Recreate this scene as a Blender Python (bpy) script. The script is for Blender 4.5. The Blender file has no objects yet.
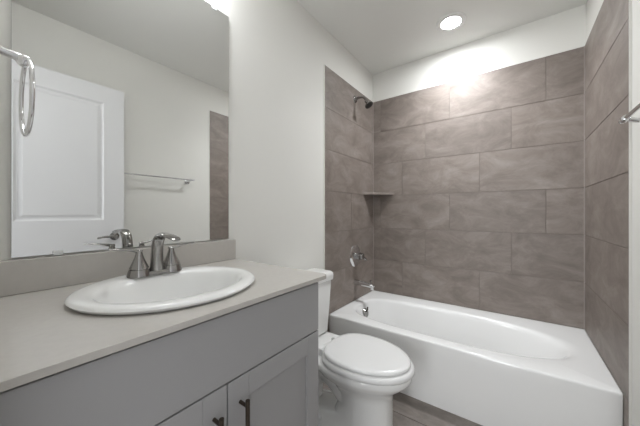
import bpy, bmesh, math, random
from mathutils import Vector, Matrix
from math import sin, cos, pi, radians
random.seed(7)
SC = bpy.context.scene
COL = SC.collection

# ---------------------------------------------------------------- camera, world, large lights, exposure
CAMX, CAMZ = 1.131, 1.141            # left wall is x=0, camera stands in the doorway at y=0
cam = bpy.data.cameras.new('camera')
cam.sensor_width = 36.0
cam.lens = 265.9 / 640 * 36.0
cam.clip_start = 0.01
camo = bpy.data.objects.new('camera', cam)
COL.objects.link(camo)
camo.location = (CAMX, 0.0, CAMZ)
camo.rotation_euler = (radians(90), 0, radians(36.25))
SC.camera = camo

world = bpy.data.worlds.new('world'); SC.world = world
world.use_nodes = True
bg = world.node_tree.nodes['Background']
bg.inputs[0].default_value = (0.955, 0.975, 1.0, 1)
bg.inputs[1].default_value = 1.15

SC.view_settings.view_transform = 'Standard'
SC.view_settings.look = 'None'
SC.view_settings.gamma = 1.0
SC.view_settings.use_curve_mapping = False
SC.view_settings.exposure = 0.06

def area(name, loc, rot, sx, sy, power, col=(1, 1, 1)):
    l = bpy.data.lights.new(name, 'AREA'); l.shape = 'RECTANGLE'
    l.size = sx; l.size_y = sy; l.energy = power; l.color = col
    o = bpy.data.objects.new(name, l); COL.objects.link(o)
    o.location = loc; o.rotation_euler = rot
    return o
# added fill light, aimed in through the open doorway from behind the camera
area('doorway_fill', (0.92, -2.30, 1.25), (radians(-90), 0, pi), 0.55, 2.0, 36.0, (0.96, 0.98, 1.0))
CAN_E = 220.0         # recessed lamp lens radiance
CAN_W = 7.6         # recessed lamp beam, watts
VAN_E = 24.5         # vanity lamp shades radiance

# ---------------------------------------------------------------- materials
def srgb(r, g, b):
    f = lambda c: (c / 12.92 if c <= 0.04045 else ((c + 0.055) / 1.055) ** 2.4)
    return (f(r / 255), f(g / 255), f(b / 255), 1)

def mat(name, col, rough=0.5, metal=0.0, coat=0.0, spec=0.5):
    m = bpy.data.materials.new(name); m.use_nodes = True
    b = m.node_tree.nodes['Principled BSDF']
    b.inputs['Base Color'].default_value = col
    b.inputs['Roughness'].default_value = rough
    b.inputs['Metallic'].default_value = metal
    b.inputs['Coat Weight'].default_value = coat
    b.inputs['Specular IOR Level'].default_value = spec
    return m, m.node_tree.nodes, m.node_tree.links, b

def noisy(name, col, rough, var=0.04, scale=6.0, bump=0.0, bscale=200.0, bdist=0.002, metal=0.0, coat=0.0, detail=3):
    """plain finish with slight tonal variation and an optional fine bump"""
    m, n, l, b = mat(name, col, rough, metal, coat)
    tc = n.new('ShaderNodeTexCoord')
    nz = n.new('ShaderNodeTexNoise'); nz.inputs['Scale'].default_value = scale; nz.inputs['Detail'].default_value = detail
    l.new(tc.outputs['Object'], nz.inputs['Vector'])
    r = n.new('ShaderNodeValToRGB')
    r.color_ramp.elements[0].position = 0.3; r.color_ramp.elements[1].position = 0.7
    r.color_ramp.elements[0].color = tuple(c * (1 - var) for c in col[:3]) + (1,)
    r.color_ramp.elements[1].color = tuple(min(1, c * (1 + var)) for c in col[:3]) + (1,)
    l.new(nz.outputs['Fac'], r.inputs['Fac']); l.new(r.outputs['Color'], b.inputs['Base Color'])
    if bump:
        n2 = n.new('ShaderNodeTexNoise'); n2.inputs['Scale'].default_value = bscale; n2.inputs['Detail'].default_value = 2
        l.new(tc.outputs['Object'], n2.inputs['Vector'])
        bp = n.new('ShaderNodeBump'); bp.inputs['Strength'].default_value = bump; bp.inputs['Distance'].default_value = bdist
        l.new(n2.outputs['Fac'], bp.inputs['Height']); l.new(bp.outputs['Normal'], b.inputs['Normal'])
    return m

def tile_mat(name, dark, mid, light, rough, axis):
    """clouded concrete-look porcelain; each tile (mesh island) shifts the pattern and the tone"""
    m, n, l, b = mat(name, mid, rough)
    tc = n.new('ShaderNodeTexCoord'); geo = n.new('ShaderNodeNewGeometry')
    mul = n.new('ShaderNodeMath'); mul.operation = 'MULTIPLY'; mul.inputs[1].default_value = 37.0
    l.new(geo.outputs['Random Per Island'], mul.inputs[0])
    comb = n.new('ShaderNodeCombineXYZ')
    for i in range(3): l.new(mul.outputs[0], comb.inputs[i])
    mp = n.new('ShaderNodeMapping'); mp.inputs['Scale'].default_value = axis
    l.new(tc.outputs['Object'], mp.inputs['Vector'])
    add = n.new('ShaderNodeVectorMath'); add.operation = 'ADD'
    l.new(mp.outputs['Vector'], add.inputs[0]); l.new(comb.outputs[0], add.inputs[1])
    nz = n.new('ShaderNodeTexNoise'); nz.inputs['Scale'].default_value = 4.6; nz.inputs['Detail'].default_value = 8
    nz.inputs['Roughness'].default_value = 0.7; nz.inputs['Distortion'].default_value = 0.6
    l.new(add.outputs[0], nz.inputs['Vector'])
    r = n.new('ShaderNodeValToRGB'); r.color_ramp.elements[0].position = 0.28; r.color_ramp.elements[1].position = 0.74
    r.color_ramp.elements[0].color = dark; r.color_ramp.elements[1].color = light
    e = r.color_ramp.elements.new(0.5); e.color = mid
    l.new(nz.outputs['Fac'], r.inputs['Fac'])
    mr = n.new('ShaderNodeMapRange'); mr.inputs['To Min'].default_value = 0.92; mr.inputs['To Max'].default_value = 1.08
    l.new(geo.outputs['Random Per Island'], mr.inputs['Value'])
    hs = n.new('ShaderNodeHueSaturation'); l.new(r.outputs['Color'], hs.inputs['Color']); l.new(mr.outputs[0], hs.inputs['Value'])
    l.new(hs.outputs['Color'], b.inputs['Base Color'])
    bp = n.new('ShaderNodeBump'); bp.inputs['Strength'].default_value = 0.08; bp.inputs['Distance'].default_value = 0.002
    l.new(nz.outputs['Fac'], bp.inputs['Height']); l.new(bp.outputs['Normal'], b.inputs['Normal'])
    return m

def emit(name, col, strength):
    m = bpy.data.materials.new(name); m.use_nodes = True
    n = m.node_tree.nodes; n.clear()
    e = n.new('ShaderNodeEmission'); e.inputs[0].default_value = col; e.inputs[1].default_value = strength
    o = n.new('ShaderNodeOutputMaterial'); m.node_tree.links.new(e.outputs[0], o.inputs[0])
    return m

M = {}
M['wall'] = noisy('wall_paint', srgb(228, 227, 222), 0.6, 0.012, 1.5, 0.22, 120, 0.002)
M['ceiling'] = noisy('ceiling_paint', srgb(230, 230, 226), 0.75, 0.01, 1.5, 0.15, 120, 0.002)
TD, TM, TL = srgb(112, 102, 95), srgb(133, 123, 116), srgb(154, 145, 138)
M['tile'] = tile_mat('wall_tile', TD, TM, TL, 0.5, (1, 1, 1.9))
M['floor_grout'] = noisy('floor_grout', srgb(124, 116, 110), 0.9, 0.03, 30)
M['floor_tile'] = tile_mat('floor_tile', srgb(98, 91, 86), srgb(126, 118, 112), srgb(152, 144, 138), 0.4, (1, 1.6, 1))
M['grout'] = noisy('grout', srgb(134, 125, 119), 0.9, 0.03, 30)
M['caulk'] = noisy('caulk', srgb(168, 159, 154), 0.6, 0.02, 30)
M['tub'] = noisy('tub_enamel', srgb(240, 240, 239), 0.16, 0.004, 2, coat=0.3)
M['china'] = noisy('white_china', srgb(238, 238, 236), 0.1, 0.004, 2, coat=0.4)
M['seat'] = noisy('seat_plastic', srgb(236, 236, 235), 0.22, 0.004, 2)
M['counter'] = noisy('counter_solid_surface', srgb(190, 186, 180), 0.2, 0.02, 60)
M['cabinet'] = noisy('cabinet_paint', srgb(163, 162, 162), 0.42, 0.01, 3)
M['cabinet_in'] = noisy('cabinet_inside', srgb(120, 116, 112), 0.7, 0.03, 5)
M['door'] = noisy('door_paint', srgb(226, 226, 227), 0.45, 0.006, 3)
M['base'] = noisy('baseboard_paint', srgb(228, 228, 226), 0.45, 0.006, 3)
M['chrome'] = noisy('chrome', srgb(225, 225, 226), 0.08, 0.01, 4, metal=1.0)
M['nickel'] = noisy('brushed_nickel', srgb(160, 158, 156), 0.14, 0.03, 80, metal=1.0)
M['bronze'] = noisy('dark_bronze', srgb(92, 84, 76), 0.32, 0.05, 60, metal=1.0)
M['dark'] = noisy('dark_rubber', srgb(38, 37, 36), 0.6, 0.05, 60)
M['mirror'] = mat('mirror_silver', (0.84, 0.845, 0.835, 1), 0.0, 1.0)[0]
M['glassedge'] = noisy('mirror_edge', srgb(120, 126, 122), 0.2, 0.02, 10)
M['clip'] = noisy('clear_clip', srgb(225, 227, 226), 0.15, 0.02, 10)
M['lens'] = emit('lamp_lens', (0.945, 0.97, 1.0, 1), CAN_E)
M['shade'] = emit('lamp_shade', (0.95, 0.97, 1.0, 1), VAN_E)
M['lamp_white'] = noisy('lamp_trim', srgb(232, 232, 230), 0.4, 0.005, 5)

# ---------------------------------------------------------------- mesh helpers
def link(name, bm, material, parent=None, smooth=None, bevel=None, segs=2):
    bmesh.ops.recalc_face_normals(bm, faces=bm.faces[:])
    me = bpy.data.meshes.new(name); bm.to_mesh(me); bm.free()
    o = bpy.data.objects.new(name, me); COL.objects.link(o)
    me.materials.append(M[material])
    if smooth is not None:
        me.polygons.foreach_set('use_smooth', [True] * len(me.polygons))
        me.set_sharp_from_angle(angle=radians(smooth))
    if bevel:
        b = o.modifiers.new('bevel', 'BEVEL'); b.width = bevel; b.segments = segs
        b.limit_method = 'ANGLE'; b.angle_limit = radians(40); b.harden_normals = False
    if parent:
        o.parent = parent; o.matrix_parent_inverse = parent.matrix_world.inverted()
    return o

def at_root(parent):
    """offset so builders can work in world coordinates under an Empty placed at the thing's base"""
    bpy.context.view_layer.update()
    return parent

def thing(name, label, cat, loc, group=None):
    o = bpy.data.objects.new(name, None); COL.objects.link(o)
    o.location = loc; o.empty_display_size = 0.05
    o['label'] = label; o['category'] = cat
    if group: o['group'] = group
    bpy.context.view_layer.update()
    return o

def tag(o, label, cat, group=None):
    o['label'] = label; o['category'] = cat
    if group: o['group'] = group
    return o

def struct(o):
    o['kind'] = 'structure'; return o

def box(bm, x0, x1, y0, y1, z0, z1):
    v = [bm.verts.new((x, y, z)) for x in (x0, x1) for y in (y0, y1) for z in (z0, z1)]
    for f in ((0, 1, 3, 2), (4, 6, 7, 5), (0, 4, 5, 1), (2, 3, 7, 6), (0, 2, 6, 4), (1, 5, 7, 3)):
        bm.faces.new([v[i] for i in f])
    return v

def loft(bm, rings, cap0=True, cap1=True, closed=True):
    R = [[bm.verts.new(p) for p in r] for r in rings]
    n = len(R[0])
    for a, b in zip(R[:-1], R[1:]):
        for i in range(n if closed else n - 1):
            j = (i + 1) % n
            bm.faces.new((a[i], a[j], b[j], b[i]))
    if cap0: bm.faces.new(R[0][::-1])
    if cap1: bm.faces.new(R[-1])
    return R

def lathe(bm, prof, origin, axis=(0, 0, 1), n=28, cap0=True, cap1=True):
    """prof = (radius, height along axis) list"""
    q = Vector((0, 0, 1)).rotation_difference(Vector(axis))
    o = Vector(origin)
    rings = [[o + q @ Vector((r * cos(2 * pi * i / n), r * sin(2 * pi * i / n), h)) for i in range(n)] for r, h in prof]
    return loft(bm, rings, cap0, cap1)

def smooth_path(pts, k=6):
    """Catmull-Rom through the points (each may carry extra numbers such as radii)"""
    P = [tuple(p) for p in pts]; P = [P[0]] + P + [P[-1]]
    out = []
    for i in range(1, len(P) - 2):
        for s in range(k):
            t = s / k
            out.append(tuple(0.5 * ((2 * b) + (-a + c) * t + (2 * a - 5 * b + 4 * c - d) * t * t + (-a + 3 * b - 3 * c + d) * t ** 3)
                             for a, b, c, d in zip(P[i - 1], P[i], P[i + 1], P[i + 2])))
    out.append(P[-2])
    return out

def tube(bm, pts, r=None, n=14, up=(0, 0, 1), closed=False, caps=True):
    """pts: (x,y,z) with radius r, or (x,y,z,ra,rb): ra across, rb along the up direction"""
    rings = []
    N = len(pts)
    for i, p in enumerate(pts):
        c = Vector(p[:3])
        a = Vector(pts[(i - 1) % N if closed else max(i - 1, 0)][:3]); b = Vector(pts[(i + 1) % N if closed else min(i + 1, N - 1)][:3])
        t = (b - a).normalized()
        u = Vector(up) - t * t.dot(Vector(up))
        if u.length < 1e-4: u = Vector((1, 0, 0)) - t * t.x
        u.normalize(); s = t.cross(u)
        ra, rb = (p[3], p[4]) if len(p) >= 5 else (r, r)
        rings.append([c + s * (ra * cos(2 * pi * k / n)) + u * (rb * sin(2 * pi * k / n)) for k in range(n)])
    if closed:
        rings.append(rings[0])
        loft(bm, rings, False, False)
        bmesh.ops.remove_doubles(bm, verts=bm.verts[:], dist=1e-6)
    else:
        loft(bm, rings, caps, caps)

def plate(bm, outer, z0, z1, hole=None):
    """flat slab between z0 and z1 with an optional hole"""
    def ring(pts, z): return [bm.verts.new((x, y, z)) for x, y in pts]
    def edges(vs): return [bm.edges.new((vs[i], vs[(i + 1) % len(vs)])) for i in range(len(vs))]
    for z in (z0, z1):
        o = ring(outer, z); e = edges(o)
        if hole:
            h = ring(hole, z); e += edges(h)
        bmesh.ops.triangle_fill(bm, use_beauty=True, use_dissolve=False, edges=e)
        if z == z0: o0, h0 = o, (h if hole else None)
    for a, b in ((o0, o), (h0, h if hole else None)):
        if a is None: continue
        for i in range(len(a)):
            j = (i + 1) % len(a)
            bm.faces.new((a[i], a[j], b[j], b[i]))

def rrect(x0, x1, y0, y1, r, k=6):
    """rounded rectangle outline; r = radii at (x1,y1),(x0,y1),(x0,y0),(x1,y0)"""
    if not isinstance(r, (tuple, list)): r = (r,) * 4
    out = []
    for (cx, cy, sx, sy, a0), rr in zip(((x1, y1, -1, -1, 0), (x0, y1, 1, -1, 90), (x0, y0, 1, 1, 180), (x1, y0, -1, 1, 270)), r):
        if rr <= 0: out.append((cx, cy)); continue
        for s in range(k + 1):
            a = radians(a0 + 90 * s / k)
            out.append((cx + sx * rr + rr * cos(a), cy + sy * rr + rr * sin(a)))
    return out

# ================================================================ THE SETTING
W, YB, ZC = 1.5, 2.426, 2.51                 # room width, tile face of the back wall, ceiling
XL, XR, YBW, YN = -0.004, 1.506, 2.434, 0.02 # drywall faces
RIM, TOP, ROW = 0.379, 2.233, 0.309          # tub rim, top of tile, tile course
TY = 1.587                                   # front edge of the tile on the side walls
bm = bmesh.new(); box(bm, -0.12, 1.62, -1.3, 2.55, -0.06, -0.006); floor = struct(link('floor', bm, 'floor_grout'))
bm = bmesh.new()
fx = 0.16
i = -1
while i * 0.309 - 1.1 < 2.45:
    y0 = 1.18 + (i - 7) * 0.309; y1 = y0 + 0.305
    off = (i % 3) * 0.204
    x = -0.62 + off - 0.6
    while x < 1.5:
        a, b = max(x, XL), min(x + 0.609, XR)
        if b - a > 0.02 and y1 > -1.25 and y0 < 2.42: box(bm, a, b, max(y0, -1.25), min(y1, 2.43), -0.008, 0.0)
        x += 0.613
    i += 1
link('floor_tiling', bm, 'floor_tile', floor, bevel=0.0012, segs=1)
bm = bmesh.new(); box(bm, -0.12, 1.62, -0.09, 2.55, ZC, ZC + 0.08); struct(link('ceiling', bm, 'ceiling'))
bm = bmesh.new(); box(bm, XL - 0.11, XL, -0.09, 2.55, 0, ZC); wl = struct(link('wall_left', bm, 'wall'))
bm = bmesh.new(); box(bm, XR, XR + 0.11, -0.09, 2.55, 0, ZC); wr = struct(link('wall_right', bm, 'wall'))
bm = bmesh.new(); box(bm, XL, XR, YBW, YBW + 0.11, 0, ZC); wb = struct(link('wall_back', bm, 'wall'))
# wall with the doorway the camera looks in through
DX0, DX1, DH = 0.67, 1.40, 2.12
bm = bmesh.new()
box(bm, XL, DX0, -0.09, YN, 0, ZC); box(bm, DX1, XR, -0.09, YN, 0, ZC); box(bm, DX0, DX1, -0.09, YN, DH, ZC)
struct(link('wall_front', bm, 'wall'))
bm = bmesh.new(); box(bm, DX0 + 0.001, DX0 + 0.016, -0.089, YN - 0.001, 0, DH); struct(link('trim_1', bm, 'base'))
bm = bmesh.new(); box(bm, DX1 - 0.016, DX1 - 0.001, -0.089, YN - 0.001, 0, DH); struct(link('trim_2', bm, 'base'))
bm = bmesh.new(); box(bm, XL, XL + 0.012, 0.79, TY - 0.002, 0, 0.085); struct(link('baseboard_left', bm, 'base', bevel=0.004))
bm = bmesh.new(); box(bm, XR - 0.012, XR, 0.10, TY - 0.002, 0, 0.085); struct(link('baseboard_right', bm, 'base', bevel=0.004))

# -------- tile cladding: every tile its own island, running bond stepped by a third
G = 0.0038
def courses():
    z = RIM + 0.003; k = 5                   # k counts rows from the top: 0..5
    for k in range(6):
        zt = TOP - k * ROW
        yield k, zt - ROW + G / 2, zt - G / 2
def tiles_along(j0, lo, hi, step=0.613):
    a = j0
    while a > lo: a -= step
    while a < hi:
        p, q = max(a + G / 2, lo), min(a + step - G / 2, hi)
        if q - p > 0.006: yield p, q
        a += step
bm = bmesh.new(); box(bm, 0.004, 1.498, YB + 0.0025, YBW, RIM, TOP); g = link('grout', bm, 'grout', wb)
bm = bmesh.new()
for k, z0, z1 in courses():
    j = CAMX + (0.1744, -0.0207, -0.2246)[k % 3]
    for p, q in tiles_along(j, 0.0045, 1.4975): box(bm, p, q, YB, YB + 0.006, max(z0, RIM + 0.002), z1)
link('tile_cladding', bm, 'tile', wb, bevel=0.0008, segs=1)
for side, wall_o, xf, xd in (('left', wl, 0.004, XL), ('right', wr, 1.498, XR)):
    sgn = 1 if side == 'left' else -1
    x_in = xf - sgn * 0.0025
    TY = 1.598 if side == 'left' else 1.588
    bm = bmesh.new(); box(bm, min(x_in, xd), max(x_in, xd), TY + 0.001, YB + 0.002, RIM, TOP)
    box(bm, min(x_in, xd), max(x_in, xd), TY + 0.001, 1.654, 0, RIM)
    link('grout', bm, 'grout', wall_o)
    bm = bmesh.new()
    xa, xb = sorted((xf, xf - sgn * 0.006))
    for k, z0, z1 in courses():
        j = 1.99 if (k == 3 and side == 'left') else TY - 0.02
        for p, q in tiles_along(j, TY, YB, 0.613 if j > TY else 0.9): box(bm, xa, xb, p, q, max(z0, RIM + 0.002), z1)
    box(bm, xa, xb, TY, 1.6535, 0.0, 0.0685); box(bm, xa, xb, TY, 1.6535, 0.0713, RIM - 0.001)
    link('tile_cladding', bm, 'tile', wall_o, bevel=0.0008, segs=1)
    bm = bmesh.new(); box(bm, min(xf, xd), max(xf, xd), TY - 0.0025, TY - 0.0002, 0, TOP)
    link('edge_bead', bm, 'wall', wall_o)
    bm = bmesh.new(); box(bm, *sorted((xf, xf + sgn * 0.003)), YB - 0.003, YB, RIM + 0.002, TOP)
    link('caulk_joint', bm, 'caulk', wb)

# -------- open white panel door standing along the right wall
def panel_door(x0, x1, y0, y1, z0, z1):
    d = bmesh.new()
    st, tr, lr, br = 0.128, 0.125, 0.25, 0.24
    zp = 1.089                               # bottom of the top panel
    box(d, x0, x1, y0, y0 + st, z0, z1); box(d, x0, x1, y1 - st, y1, z0, z1)
    for a, b in ((z1 - tr, z1), (zp - lr, zp), (z0, z0 + br)): box(d, x0, x1, y0 + st, y1 - st, a, b)
    for a, b in ((zp, z1 - tr), (z0 + br, zp - lr)):
        ya, yb = y0 + st, y1 - st
        box(d, x0 + 0.010, x1 - 0.010, ya, yb, a, b)
        for xs, s in ((x0, 1), (x1, -1)):    # sloped sticking, then a raised field
            def rg(inset, dep): return [(xs + s * dep, y, z) for y, z in ((ya + inset, a + inset), (yb - inset, a + inset), (yb - inset, b - inset), (ya + inset, b - inset))]
            loft(d, [rg(0, 0.0), rg(0.012, 0.009)], False, False)
            loft(d, [rg(0.022, 0.0105), rg(0.040, 0.004)], False, True)
    return d
DY1 = 0.782
door = struct(link('door_1', panel_door(1.381, 1.416, 0.075, DY1, 0.012, 2.098), 'door'))
bm = bmesh.new(); zc, yc = 0.962, DY1 - 0.063
lathe(bm, [(0.031, 0), (0.031, 0.004), (0.027, 0.010), (0.012, 0.014), (0.010, 0.045)], (1.381, yc, zc), (-1, 0, 0), 24)
tube(bm, smooth_path([(1.335, yc + 0.006, zc, .009, .009), (1.333, yc - 0.03, zc + 0.002, .007, .009), (1.335, yc - 0.075, zc, .006, .008), (1.339, yc - 0.115, zc - 0.006, .005, .007)]), n=12)
h = link('door_handle', bm, 'nickel', door, smooth=40); h['label'] = 'brushed nickel lever handle'

# ================================================================ TUB
def tub():
    t = thing('bathtub', 'white alcove bathtub between the brown tiled walls', 'bathtub', (0.75, 2.04, 0))
    X0, X1, Y0, Y1 = 0.0055, 1.4968, 1.655, 2.4245
    bx0, bx1, by0, by1 = 0.075, 1.412, 1.742, 2.286
    S = 24
    def rect(x0, x1, y0, y1, z):
        p = []
        for (ax, ay), (cx, cy) in (((x0, y0), (x1, y0)), ((x1, y0), (x1, y1)), ((x1, y1), (x0, y1)), ((x0, y1), (x0, y0))):
            for s in range(S): p.append((ax + (cx - ax) * s / S, ay + (cy - ay) * s / S, z))
        return p
    def basin(x0, x1, y0, y1, z, eL=3.6, eR=2.3):
        cx, cy = (x0 + x1) / 2, (y0 + y1) / 2; hx, hy = (x1 - x0) / 2, (y1 - y0) / 2
        out = []
        for x, y, _ in rect(-1, 1, -1, 1, 0):
            a = math.atan2(y, x); ca, sa = cos(a), sin(a)
            k = 0.5 + 0.5 * max(-1, min(1, ca * 1.2)); e = eL * (1 - k) + eR * k
            r = (abs(ca) ** e + abs(sa) ** e) ** (-1 / e)
            out.append((cx + hx * r * ca, cy + hy * r * sa, z))
        return out
    bm = bmesh.new()
    r = 0.012
    rings = [rect(X0, X1, Y0 + 0.012, Y1, 0.0), rect(X0, X1, Y0, Y1, 0.33), rect(X0, X1, Y0, Y1, RIM - 0.014),
             rect(X0, X1, Y0 + 0.0015, Y1, RIM - 0.006), rect(X0, X1, Y0 + 0.004, Y1, RIM - 0.002), rect(X0, X1, Y0 + 0.009, Y1, RIM)]
    for ins, dz in ((-0.012, 0.0), (0.0, -0.0015), (0.010, -0.006), (0.018, -0.016), (0.024, -0.034)):
        rings.append(basin(bx0 + ins, bx1 - ins * 2.6, by0 + ins, by1 - ins, RIM + dz))
    for f, z in ((0.2, 0.29), (0.45, 0.21), (0.68, 0.13), (0.85, 0.085), (1.0, 0.066)):
        rings.append(basin(bx0 + 0.026 + 0.10 * f, bx1 - 0.066 - 0.28 * f, by0 + 0.026 + 0.075 * f, by1 - 0.026 - 0.075 * f, z, 3.2, 2.5))
    rings.append(basin(bx0 + 0.2, bx1 - 0.42, by0 + 0.16, by1 - 0.16, 0.057, 2.6, 2.4))
    rings.append(basin(bx0 + 0.4, bx1 - 0.65, by0 + 0.24, by1 - 0.24, 0.056, 2.4, 2.4))
    loft(bm, rings, False, True)
    body = link('tub_body', bm, 'tub', t, smooth=50)
    # overflow plate with its trip lever on the end wall of the basin, drain in the floor
    bm = bmesh.new()
    ax = Vector((1, 0, 0.30)).normalized(); c = Vector((0.122, 2.022, 0.306))
    lathe(bm, [(0.036, -0.012), (0.037, 0.004), (0.033, 0.009), (0.012, 0.012)], c, ax, 28)
    ov = link('overflow_plate', bm, 'nickel', t, smooth=40); ov['label'] = 'chrome overflow plate'
    bm = bmesh.new()
    tube(bm, [tuple(c + ax * 0.009 + Vector((0, 0, 0.010))), tuple(c + ax * 0.020 + Vector((0, -0.003, 0.026))), tuple(c + ax * 0.022 + Vector((0, -0.008, 0.046)))], 0.0065, 10)
    link('trip_lever', bm, 'bronze', ov, smooth=40)
    bm = bmesh.new(); lathe(bm, [(0.034, -0.004), (0.034, 0.002), (0.028, 0.004), (0.01, 0.004)], (0.36, 2.014, 0.062), (0, 0, 1), 24)
    link('drain', bm, 'chrome', t, smooth=40)
tub()

# ---- tub spout, valve, shower head on the left tiled wall
YF = 2.055
t = thing('tub_spout', 'chrome tub spout over the bathtub end', 'tub spout', (0.004, YF, 0.537))
bm = bmesh.new()
pts = smooth_path([(0.005, YF, 0.537, .026, .026), (0.05, YF, 0.537, .024, .023), (0.11, YF, 0.534, .022, .020), (0.16, YF, 0.529, .021, .019), (0.180, YF, 0.522, .015, .013)], 5)
tube(bm, pts, n=20); lathe(bm, [(0.017, 0), (0.017, 0.024), (0.014, 0.03)], (0.160, YF, 0.526), (0.15, 0, -1), 18)
link('spout_body', bm, 'chrome', t, smooth=45)
bm = bmesh.new(); lathe(bm, [(0.004, 0), (0.004, 0.018), (0.008, 0.020), (0.008, 0.028), (0.004, 0.031)], (0.155, YF, 0.545), (0, 0, 1), 14)
link('diverter_knob', bm, 'nickel', t, smooth=40)
t = thing('shower_valve', 'round chrome shower valve on the left tiled wall', 'shower valve', (0.004, YF, 0.775))
bm = bmesh.new(); lathe(bm, [(0.096, 0), (0.095, 0.004), (0.080, 0.013), (0.048, 0.020), (0.03, 0.022)], (0.004, YF, 0.768), (1, 0, 0), 36)
link('escutcheon', bm, 'chrome', t, smooth=40)
bm = bmesh.new(); lathe(bm, [(0.027, 0), (0.027, 0.02), (0.030, 0.024), (0.030, 0.05), (0.024, 0.062), (0.012, 0.066)], (0.022, YF, 0.768), (1, 0, 0), 28)
tube(bm, smooth_path([(0.066, YF - 0.030, 0.795, .012, .012), (0.070, YF + 0.005, 0.766, .017, .017), (0.080, YF + 0.042, 0.742, .012, .012), (0.084, YF + 0.062, 0.728, .008, .008)], 5), n=14)
link('valve_lever', bm, 'nickel', t, smooth=40)

t = thing('shower_fixture', 'chrome shower head on a curved arm high on the left tiled wall', 'shower head', (0.004, YF, 2.14))
bm = bmesh.new(); lathe(bm, [(0.031, 0), (0.030, 0.004), (0.024, 0.010), (0.011, 0.014)], (0.004, YF, 2.135), (1, 0, 0), 26)
link('flange', bm, 'nickel', t, smooth=40)
bm = bmesh.new()
tube(bm, smooth_path([(0.008, YF, 2.133), (0.045, YF, 2.139), (0.080, YF, 2.134), (0.106, YF, 2.110), (0.116, YF, 2.086)], 6), 0.0105, 14)
link('shower_arm', bm, 'nickel', t, smooth=40)
ax = Vector((0.55, -0.0, -0.83)).normalized()
bm = bmesh.new(); lathe(bm, [(0.012, -0.012), (0.015, 0.0), (0.014, 0.012), (0.018, 0.020), (0.032, 0.032), (0.036, 0.038), (0.036, 0.045)], (0.114, YF, 2.088), ax, 30, True, False)
hd = link('spray_bell', bm, 'nickel', t, smooth=40)
bm = bmesh.new(); c = Vector((0.114, YF, 2.088)) + ax * 0.043
lathe(bm, [(0.0355, 0), (0.031, 0.003), (0.01, 0.005)], c, ax, 30)
link('spray_face', bm, 'dark', hd, smooth=40)['label'] = 'dark spray face'

# ---- corner shelf
bm = bmesh.new()
c = (0.0075, YB - 0.0035); L = 0.214
pts = [c, (c[0], c[1] - L)] + [(c[0] + L * f, c[1] - L * (1 - f)) for f in (0.04, 0.96)] + [(c[0] + L, c[1])]
plate(bm, pts, 1.311, 1.331)
tag(link('corner_shelf', bm, 'tile', bevel=0.002), 'triangular brown tile shelf in the corner of the shower walls', 'shelf')

# ================================================================ VANITY
CX1, CY0, CY1, CZ = 0.577, 0.024, 0.813, 0.915       # counter front, ends, top
FX = 0.560                                           # face of the doors
SX, SY, SR = 0.2905, 0.393, 0.2435                     # drop-in basin
VY0, VY1 = 0.026, 0.772
v = thing('vanity_cabinet', 'grey shaker vanity cabinet beneath the countertop', 'cabinet', (0.28, 0.4, 0))
bm = bmesh.new()
FB = FX - 0.020
box(bm, 0.002, FB - 0.018, VY0, VY0 + 0.016, 0.10, CZ - 0.018); box(bm, 0.002, FB - 0.018, VY1 - 0.016, VY1, 0.0, CZ - 0.018)
box(bm, 0.002, 0.010, VY0 + 0.016, VY1 - 0.016, 0.10, CZ - 0.018); box(bm, 0.01, FB - 0.018, VY0 + 0.016, VY1 - 0.016, 0.10, 0.116)
box(bm, FB - 0.075, FB - 0.06, VY0, VY1 - 0.016, 0.0, 0.10)
for a, b, c_, d in ((VY0, VY0 + 0.04, 0.10, CZ - 0.018), (VY1 - 0.04, VY1, 0.10, CZ - 0.018), (VY0 + 0.04, VY1 - 0.04, CZ - 0.045, CZ - 0.018),
                    (VY0 + 0.04, VY1 - 0.04, 0.70, 0.735), (VY0 + 0.04, VY1 - 0.04, 0.10, 0.13)):
    box(bm, FB - 0.018, FB, a, b, c_, d)
link('carcass', bm, 'cabinet', v)
bm = bmesh.new(); box(bm, FB, FX, VY0 + 0.002, VY1 - 0.002, 0.7225, CZ - 0.0235)
link('drawer_front', bm, 'cabinet', v, bevel=0.002)
YM = 0.394
def shaker(y0, y1, z0, z1):
    b = bmesh.new(); s = 0.063
    box(b, FB, FX, y0, y0 + s, z0, z1); box(b, FB, FX, y1 - s, y1, z0, z1)
    box(b, FB, FX, y0 + s, y1 - s, z1 - s, z1); box(b, FB, FX, y0 + s, y1 - s, z0, z0 + s)
    box(b, FB, FX - 0.008, y0 + s, y1 - s, z0 + s, z1 - s)
    return b
for y0, y1, yh, w in ((VY0 + 0.002, YM - 0.0018, YM - 0.037, 'left'), (YM + 0.0018, VY1 - 0.002, YM + 0.037, 'right')):
    d = link('door', shaker(y0, y1, 0.112, 0.7185), 'cabinet', v, bevel=0.0018)
    bm = bmesh.new()
    tube(bm, [(FX + 0.030, yh, 0.52), (FX + 0.030, yh, 0.6705)], 0.0058, 16)
    for z in (0.538, 0.655): tube(bm, [(FX - 0.001, yh, z), (FX + 0.030, yh, z)], 0.0046, 12, up=(0, 1, 0))
    link('handle', bm, 'bronze', d, smooth=40)['label'] = 'dark bronze bar pull'

ct = thing('countertop', 'beige grey countertop with a low backsplash on the vanity', 'countertop', (0.28, 0.41, CZ))
bm = bmesh.new()
plate(bm, rrect(0.0, CX1, CY0, CY1, (0.028, 0, 0, 0)), CZ - 0.014, CZ, [(SX + 0.222 * cos(2 * pi * i / 56), SY + 0.222 * sin(2 * pi * i / 56)) for i in range(56)])
link('slab', bm, 'counter', ct, bevel=0.003, segs=3)
bm = bmesh.new(); box(bm, -0.003, 0.020, CY0, CY1, CZ + 0.0005, 1.0105)
link('backsplash', bm, 'counter', ct, bevel=0.002)

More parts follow.
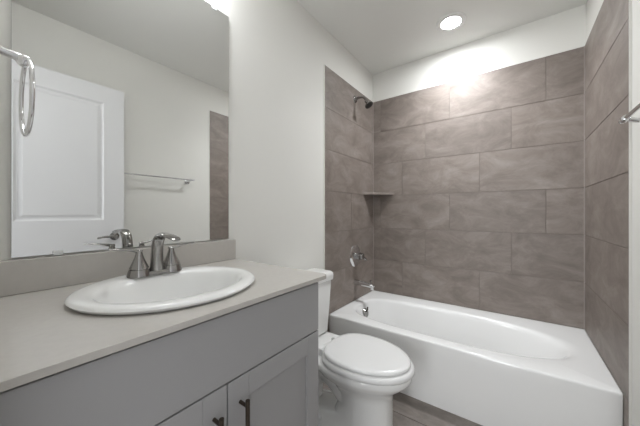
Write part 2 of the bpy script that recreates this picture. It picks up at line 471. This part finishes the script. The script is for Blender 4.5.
def basin_sink():
    t = thing('sink', 'white round drop-in sink set in the grey countertop', 'sink', (SX, SY, CZ))
    N = 64
    def el(cx, cy, rx, ry, z): return [(cx + rx * cos(2 * pi * i / N), cy + ry * sin(2 * pi * i / N), z) for i in range(N)]
    z = CZ
    bx = 0.312                                   # bowl sits towards the front, faucet ledge behind
    RX = SR - 0.0115
    rings = [el(SX, SY, RX - 0.010, SR - 0.010, z + 0.0008), el(SX, SY, RX - 0.003, SR - 0.003, z + 0.005), el(SX, SY, RX, SR, z + 0.0105), el(SX, SY, RX - 0.003, SR - 0.003, z + 0.0150),
             el(SX, SY, RX - 0.009, SR - 0.009, z + 0.0180), el(SX, SY, RX - 0.020, SR - 0.020, z + 0.0195),
             el(SX + 0.006, SY, RX - 0.040, SR - 0.032, z + 0.0195),
             el(bx, SY, 0.168, 0.203, z + 0.018), el(bx, SY, 0.160, 0.196, z + 0.014), el(bx, SY, 0.153, 0.190, z + 0.005),
             el(bx, SY, 0.147, 0.184, z - 0.012), el(bx, SY, 0.138, 0.172, z - 0.045), el(bx, SY, 0.122, 0.150, z - 0.085),
             el(bx - 0.003, SY, 0.095, 0.115, z - 0.115), el(bx - 0.006, SY, 0.060, 0.068, z - 0.131), el(bx - 0.008, SY, 0.024, 0.024, z - 0.136)]
    # closed shell: underside a little below the bowl
    under = [el(bx - 0.008, SY, 0.03, 0.03, z - 0.144), el(bx - 0.004, SY, 0.104, 0.124, z - 0.123), el(bx, SY, 0.148, 0.180, z - 0.05), el(bx - 0.005, SY, 0.165, 0.195, z - 0.004), el(SX, SY, 0.214, 0.214, z + 0.0008)]
    bm = bmesh.new(); loft(bm, under[::1] + rings, True, True)
    link('basin', bm, 'china', t, smooth=60)
    bm = bmesh.new(); lathe(bm, [(0.023, 0), (0.023, 0.003), (0.018, 0.005), (0.016, 0.002), (0.004, 0.002)], (bx - 0.008, SY, z - 0.1365), (0, 0, 1), 24)
    link('drain', bm, 'chrome', t, smooth=40)
basin_sink()

def faucet():
    z = CZ + 0.0190
    fx = 0.135; FY = 0.4055
    t = thing('faucet', 'nickel two-handle faucet on the back ledge of the sink', 'faucet', (fx, FY, z))
    bm = bmesh.new()
    out = []
    for s, a0 in ((1, 0), (-1, 180)):
        for i in range(17):
            a = radians(a0 + 180 * i / 16)
            out.append((fx + 0.026 * cos(a), FY + s * 0.0545 + 0.026 * sin(a)))
    def sc(f): return [(fx + (x - fx) * f, FY + (y - FY) * (1 - (1 - f) * 0.35)) for x, y in out]
    loft(bm, [[(x, y, z) for x, y in out], [(x, y, z + 0.008) for x, y in out], [(x, y, z + 0.013) for x, y in sc(0.86)]])
    link('base_plate', bm, 'nickel', t, smooth=40)
    for s in (-1, 1):
        y = FY + s * 0.0508 - 0.0017
        bm = bmesh.new()
        lathe(bm, [(0.034, 0.0), (0.033, 0.006), (0.0290, 0.0215), (0.0240, 0.0220), (0.0240, 0.0250), (0.0282, 0.0255), (0.0215, 0.040), (0.0150, 0.056), (0.0105, 0.070), (0.0090, 0.078), (0.0098, 0.083), (0.006, 0.086)], (fx, y, z + 0.001), (0, 0, 1), 30)
        hd = link('handle', bm, 'nickel', t, smooth=35)
        bm = bmesh.new()
        zt = z + 0.081
        tube(bm, smooth_path([(fx, y - s * 0.008, zt, .0088, .006), (fx, y + s * 0.012, zt + 0.003, .0095, .0055), (fx, y + s * 0.040, zt + 0.009, .009, .0036), (fx, y + s * 0.064, zt + 0.0125, .0070, .0024), (fx, y + s * 0.082, zt + 0.0135, .004, .002)], 6), n=16)
        link('lever', bm, 'nickel', hd, smooth=50)
    bm = bmesh.new()
    P = [(fx + 0.002, FY, z + 0.004, .0235, .022), (fx + 0.003, FY, z + 0.030, .0205, .020), (fx + 0.005, FY, z + 0.075, .0185, .0185), (fx + 0.013, FY, z + 0.109, .0182, .0155),
         (fx + 0.034, FY, z + 0.1295, .0185, .0105), (fx + 0.066, FY, z + 0.1335, .0190, .0075), (fx + 0.100, FY, z + 0.132, .0185, .006), (fx + 0.130, FY, z + 0.1265, .0165, .005), (fx + 0.143, FY, z + 0.122, .012, .004)]
    tube(bm, smooth_path(P, 6), n=24, up=(-1, 0, 0.001))
    link('spout', bm, 'nickel', t, smooth=60)
    bm = bmesh.new(); tube(bm, [(fx - 0.020, FY, z + 0.01), (fx - 0.020, FY, z + 0.075)], 0.0025, 10); lathe(bm, [(0.004, 0), (0.006, 0.004), (0.006, 0.01), (0.003, 0.013)], (fx - 0.020, FY, z + 0.075), n=14)
    link('lift_rod', bm, 'nickel', t, smooth=40)
faucet()

# ---- wall mirror with its clips
MY0, MY1, MZ0, MZ1 = 0.0887, 0.782, 1.0165, 2.097
mr = thing('wall_mirror', 'frameless wall mirror above the vanity backsplash', 'mirror', (0.0, 0.43, MZ0))
bm = bmesh.new(); box(bm, XL + 0.001, 0.004, MY0, MY1, MZ0, MZ1); link('backing', bm, 'glassedge', mr)
bm = bmesh.new(); box(bm, 0.0042, 0.0052, MY0, MY1, MZ0, MZ1); link('mirror_glass', bm, 'mirror', mr)
for y, z0, z1 in ((0.705, MZ1 - 0.012, MZ1 + 0.012), (0.1815, MZ0 - 0.004, MZ0 + 0.010)):
    bm = bmesh.new(); box(bm, 0.0054, 0.0085, y - 0.011, y + 0.011, z0, z1)
    link('clip', bm, 'clip', mr, bevel=0.001)['label'] = 'small clear mirror clip'

# ---- towel ring on the near wall
tr = thing('towel_ring', 'chrome towel ring hanging in front of the mirror edge', 'towel ring', (0.262, YN, 1.49))
rx, ry, rz = 0.262, 0.086, 1.474
bm = bmesh.new()
lathe(bm, [(0.026, 0), (0.026, 0.005), (0.020, 0.010), (0.009, 0.013)], (rx, YN + 0.0005, rz + 0.008), (0, 1, 0), 24)
tube(bm, smooth_path([(rx, YN + 0.01, rz + 0.008), (rx, YN + 0.03, rz + 0.008), (rx, ry - 0.008, rz + 0.005), (rx, ry + 0.004, rz)], 5), 0.0085, 14, up=(1, 0, 0))
lathe(bm, [(0.006, -0.012), (0.011, -0.008), (0.011, 0.008), (0.006, 0.012)], (rx, ry, rz), (1, 0.15, 0), 18)
link('mount_post', bm, 'chrome', tr, smooth=40)
bm = bmesh.new()
R = 0.081; yaw = radians(0.8)
pts = []
for i in range(48):
    a = 2 * pi * i / 48 + pi / 2
    u = 0.88 * R * cos(a); w = R * sin(a)
    pts.append((rx + u * cos(yaw), ry + 0.004 + u * sin(yaw), rz - R + w + 0.002))
tube(bm, pts, 0.0042, 10, up=(-sin(yaw), cos(yaw), 0), closed=True)
link('ring', bm, 'chrome', tr, smooth=60)

# ---- towel bar on the right wall
tb = thing('towel_bar', 'chrome towel bar on the white right wall beside the tile', 'towel bar', (XR, 1.05, 1.46))
BX, BZ = 1.434, 1.463
for y in (0.74, 1.350):
    bm = bmesh.new()
    lathe(bm, [(0.024, 0), (0.024, 0.005), (0.018, 0.010), (0.009, 0.013)], (XR, y, BZ - 0.012), (-1, 0, 0), 22)
    tube(bm, smooth_path([(XR - 0.008, y, BZ - 0.012), (XR - 0.04, y, BZ - 0.011), (BX + 0.012, y, BZ - 0.004), (BX, y, BZ)], 5), 0.008, 14, up=(0, 1, 0))
    lathe(bm, [(0.008, -0.014), (0.0115, -0.010), (0.0115, 0.010), (0.008, 0.014)], (BX, y, BZ), (0, 1, 0), 18)
    link('bracket', bm, 'chrome', tb, smooth=40)
bm = bmesh.new(); tube(bm, [(BX, 0.715, BZ), (BX, 1.376, BZ)], 0.0064, 16); [lathe(bm, [(0.0064, 0), (0.0088, 0.003), (0.0088, 0.008), (0.004, 0.011)], (BX, y, BZ), (0, d, 0), 16) for y, d in ((0.717, -1), (1.374, 1))]; link('bar', bm, 'chrome', tb, smooth=40)

# ================================================================ TOILET
def toilet():
    yc = 1.252
    t = thing('toilet', 'white two-piece toilet between the vanity and the bathtub', 'toilet', (0.4, yc, 0))
    N = 60
    def egg(xb, xf, hw, z, back=2.6, front=2.0, wide=0.42, dz=0.0):
        """plan outline: blunt back, long rounded front"""
        xm = xb + (xf - xb) * wide; out = []
        for i in range(N):
            a = 2 * pi * i / N; ca, sa = cos(a), sin(a)
            e = front if ca >= 0 else back
            l = (xf - xm) if ca >= 0 else (xm - xb)
            r = (abs(ca) ** e + abs(sa) ** e) ** (-1 / e)
            out.append((xm + l * r * ca, yc + hw * r * sa, z + dz * r * ca))
        return out
    bm = bmesh.new()
    loft(bm, [egg(0.10, 0.655, 0.118, 0.0, 4, 2.4, .5), egg(0.10, 0.656, 0.118, 0.03, 4, 2.4, .5), egg(0.105, 0.650, 0.108, 0.045, 4, 2.4, .5), egg(0.34, 0.645, 0.104, 0.10, 2.6, 2.3, .5),
              egg(0.37, 0.645, 0.105, 0.17, 2.6, 2.2, .5), egg(0.36, 0.645, 0.107, 0.225, 2.5, 2.1, .48), egg(0.33, 0.653, 0.116, 0.255, 2.5, 2.1, .46), egg(0.30, 0.672, 0.136, 0.282, 2.4, 2.0, .44),
              egg(0.25, 0.706, 0.163, 0.309, 2.4, 2.0, .44), egg(0.225, 0.732, 0.178, 0.334, 2.4, 2.0, .44), egg(0.22, 0.739, 0.182, 0.345, 2.4, 2.0, .44), egg(0.22, 0.741, 0.183, 0.362, 2.4, 2.0, .44),
              egg(0.222, 0.737, 0.180, 0.369, 2.4, 2.0, .44), egg(0.23, 0.727, 0.172, 0.373, 2.4, 2.0, .44)])
    # trapway behind the column, and the shelf under the tank
    tube(bm, smooth_path([(0.44, yc, 0.20, .095, .11), (0.34, yc, 0.245, .085, .085), (0.24, yc, 0.25, .062, .070), (0.17, yc, 0.18, .066, .065), (0.15, yc, 0.06, .066, .065), (0.15, yc, 0.012, .066, .065)], 6), n=24, up=(0, 0, 1))
    for a, b, z0, z1, w0, w1 in ((0.03, 0.30, 0.315, 0.372, 0.13, 0.165),):
        loft(bm, [[(x, y, z0) for x, y in rrect(a + .03, b, yc - w0, yc + w0, 0.05)], [(x, y, z0 + .03) for x, y in rrect(a, b, yc - w1, yc + w1, 0.05)], [(x, y, z1) for x, y in rrect(a, b, yc - w1, yc + w1, 0.05)]])
    link('bowl', bm, 'china', t, smooth=50)
    for s in (-1, 1):
        bm = bmesh.new(); lathe(bm, [(0.020, 0), (0.020, 0.008), (0.016, 0.020), (0.008, 0.025)], (0.285, yc + s * 0.098, 0.040), n=18)
        link('bolt_cap', bm, 'seat', t, smooth=50)
    # seat ring, lid, hinges
    bm = bmesh.new()
    o = [egg(0.295, 0.744, 0.184, 0.3745), egg(0.288, 0.751, 0.190, 0.382), egg(0.288, 0.751, 0.190, 0.394), egg(0.292, 0.746, 0.186, 0.402), egg(0.299, 0.738, 0.178, 0.406),
         egg(0.35, 0.68, 0.125, 0.406), egg(0.355, 0.675, 0.12, 0.400), egg(0.352, 0.678, 0.123, 0.3745)]
    loft(bm, o + [o[0]], False, False); bmesh.ops.remove_doubles(bm, verts=bm.verts[:], dist=1e-6)
    link('seat', bm, 'seat', t, smooth=50)
    bm = bmesh.new()
    loft(bm, [egg(0.304, 0.727, 0.172, 0.4085), egg(0.298, 0.734, 0.179, 0.412), egg(0.298, 0.734, 0.179, 0.420), egg(0.303, 0.728, 0.174, 0.4255), egg(0.322, 0.708, 0.158, 0.4285), egg(0.40, 0.62, 0.09, 0.4305), egg(0.46, 0.56, 0.04, 0.431)])
    link('seat_lid', bm, 'seat', t, smooth=50)
    for s in (-1, 1):
        bm = bmesh.new()
        loft(bm, [[(x, y, z) for x, y in rrect(0.255 + i, 0.296 - i, yc + s * 0.075 - 0.024 + i, yc + s * 0.075 + 0.024 - i, 0.008)] for z, i in ((0.374, 0), (0.404, 0), (0.410, 0.005))])
        link('hinge', bm, 'seat', t, smooth=40)
    # tank with a bowed front and a heavier lid
    def tank(xb, xf, hw, z, bow=0.03, r=0.03):
        out = []
        for x, y in rrect(xb, xf, -hw, hw, (r, 0.012, 0.012, r), 8):
            k = (x - xb) / (xf - xb)
            out.append((x - bow * k * (y / hw) ** 2, yc + y, z))
        return out
    def tank_rings(spec): return [tank(*s) for s in spec]
    bm = bmesh.new()
    loft(bm, tank_rings([(0.018, 0.165, 0.172, 0.3735), (0.014, 0.178, 0.182, 0.385), (0.012, 0.188, 0.192, 0.55), (0.010, 0.196, 0.200, 0.700), (0.010, 0.196, 0.200, 0.708)]))
    link('tank', bm, 'china', t, smooth=40)
    bm = bmesh.new()
    loft(bm, tank_rings([(0.010, 0.198, 0.202, 0.7085), (0.007, 0.206, 0.209, 0.714), (0.006, 0.208, 0.211, 0.742), (0.009, 0.205, 0.208, 0.756), (0.016, 0.196, 0.199, 0.764), (0.03, 0.178, 0.182, 0.767)]))
    link('tank_lid', bm, 'china', t, smooth=40)
toilet()

# ================================================================ LAMPS
lx, ly = 0.761, 2.094
l = thing('recessed_light', 'round lit recessed light in the ceiling above the bathtub', 'ceiling light', (lx, ly, ZC))
bm = bmesh.new()
N = 40
def circ(r, z): return [(lx + r * cos(2 * pi * i / N), ly + r * sin(2 * pi * i / N), z) for i in range(N)]
loft(bm, [circ(0.098, ZC - 0.0005), circ(0.098, ZC - 0.003), circ(0.092, ZC - 0.007), circ(0.066, ZC - 0.008), circ(0.061, ZC - 0.004), circ(0.061, ZC - 0.0005)], False, False)
link('trim_ring', bm, 'lamp_white', l, smooth=40)
bm = bmesh.new(); loft(bm, [circ(0.0605, ZC - 0.0006), circ(0.0605, ZC - 0.0035), circ(0.045, ZC - 0.0045)])
link('lens', bm, 'lens', l, smooth=40)['label'] = 'glowing white lens'

cl = bpy.data.lights.new('recessed_lamp', 'AREA'); cl.shape = 'DISK'; cl.size = 0.13; cl.energy = CAN_W; cl.color = (0.945, 0.97, 1.0); cl.spread = radians(125)
clo = bpy.data.objects.new('recessed_lamp', cl); COL.objects.link(clo); clo.location = (lx, ly, ZC - 0.010)

# vanity lamp over the mirror (just above what the photograph shows, it lights the room)
vl = thing('vanity_light', 'three-shade vanity light on the wall above the mirror', 'wall light', (XL, 0.43, 2.27))
bm = bmesh.new(); box(bm, XL + 0.001, XL + 0.022, 0.19, 0.67, 2.29, 2.35); link('back_plate', bm, 'nickel', vl, bevel=0.004)
for y in (0.25, 0.43, 0.61):
    bm = bmesh.new(); tube(bm, smooth_path([(XL + 0.02, y, 2.32), (0.08, y, 2.33), (0.10, y, 2.315)], 4), 0.007, 10, up=(0, 1, 0))
    lathe(bm, [(0.024, 0), (0.028, -0.03)], (0.10, y, 2.318), n=18); link('arm', bm, 'nickel', vl, smooth=40)
    bm = bmesh.new(); lathe(bm, [(0.03, 0), (0.046, -0.03), (0.055, -0.08), (0.056, -0.10)], (0.10, y, 2.287), n=24); link('lamp_shade', bm, 'shade', vl, smooth=40)
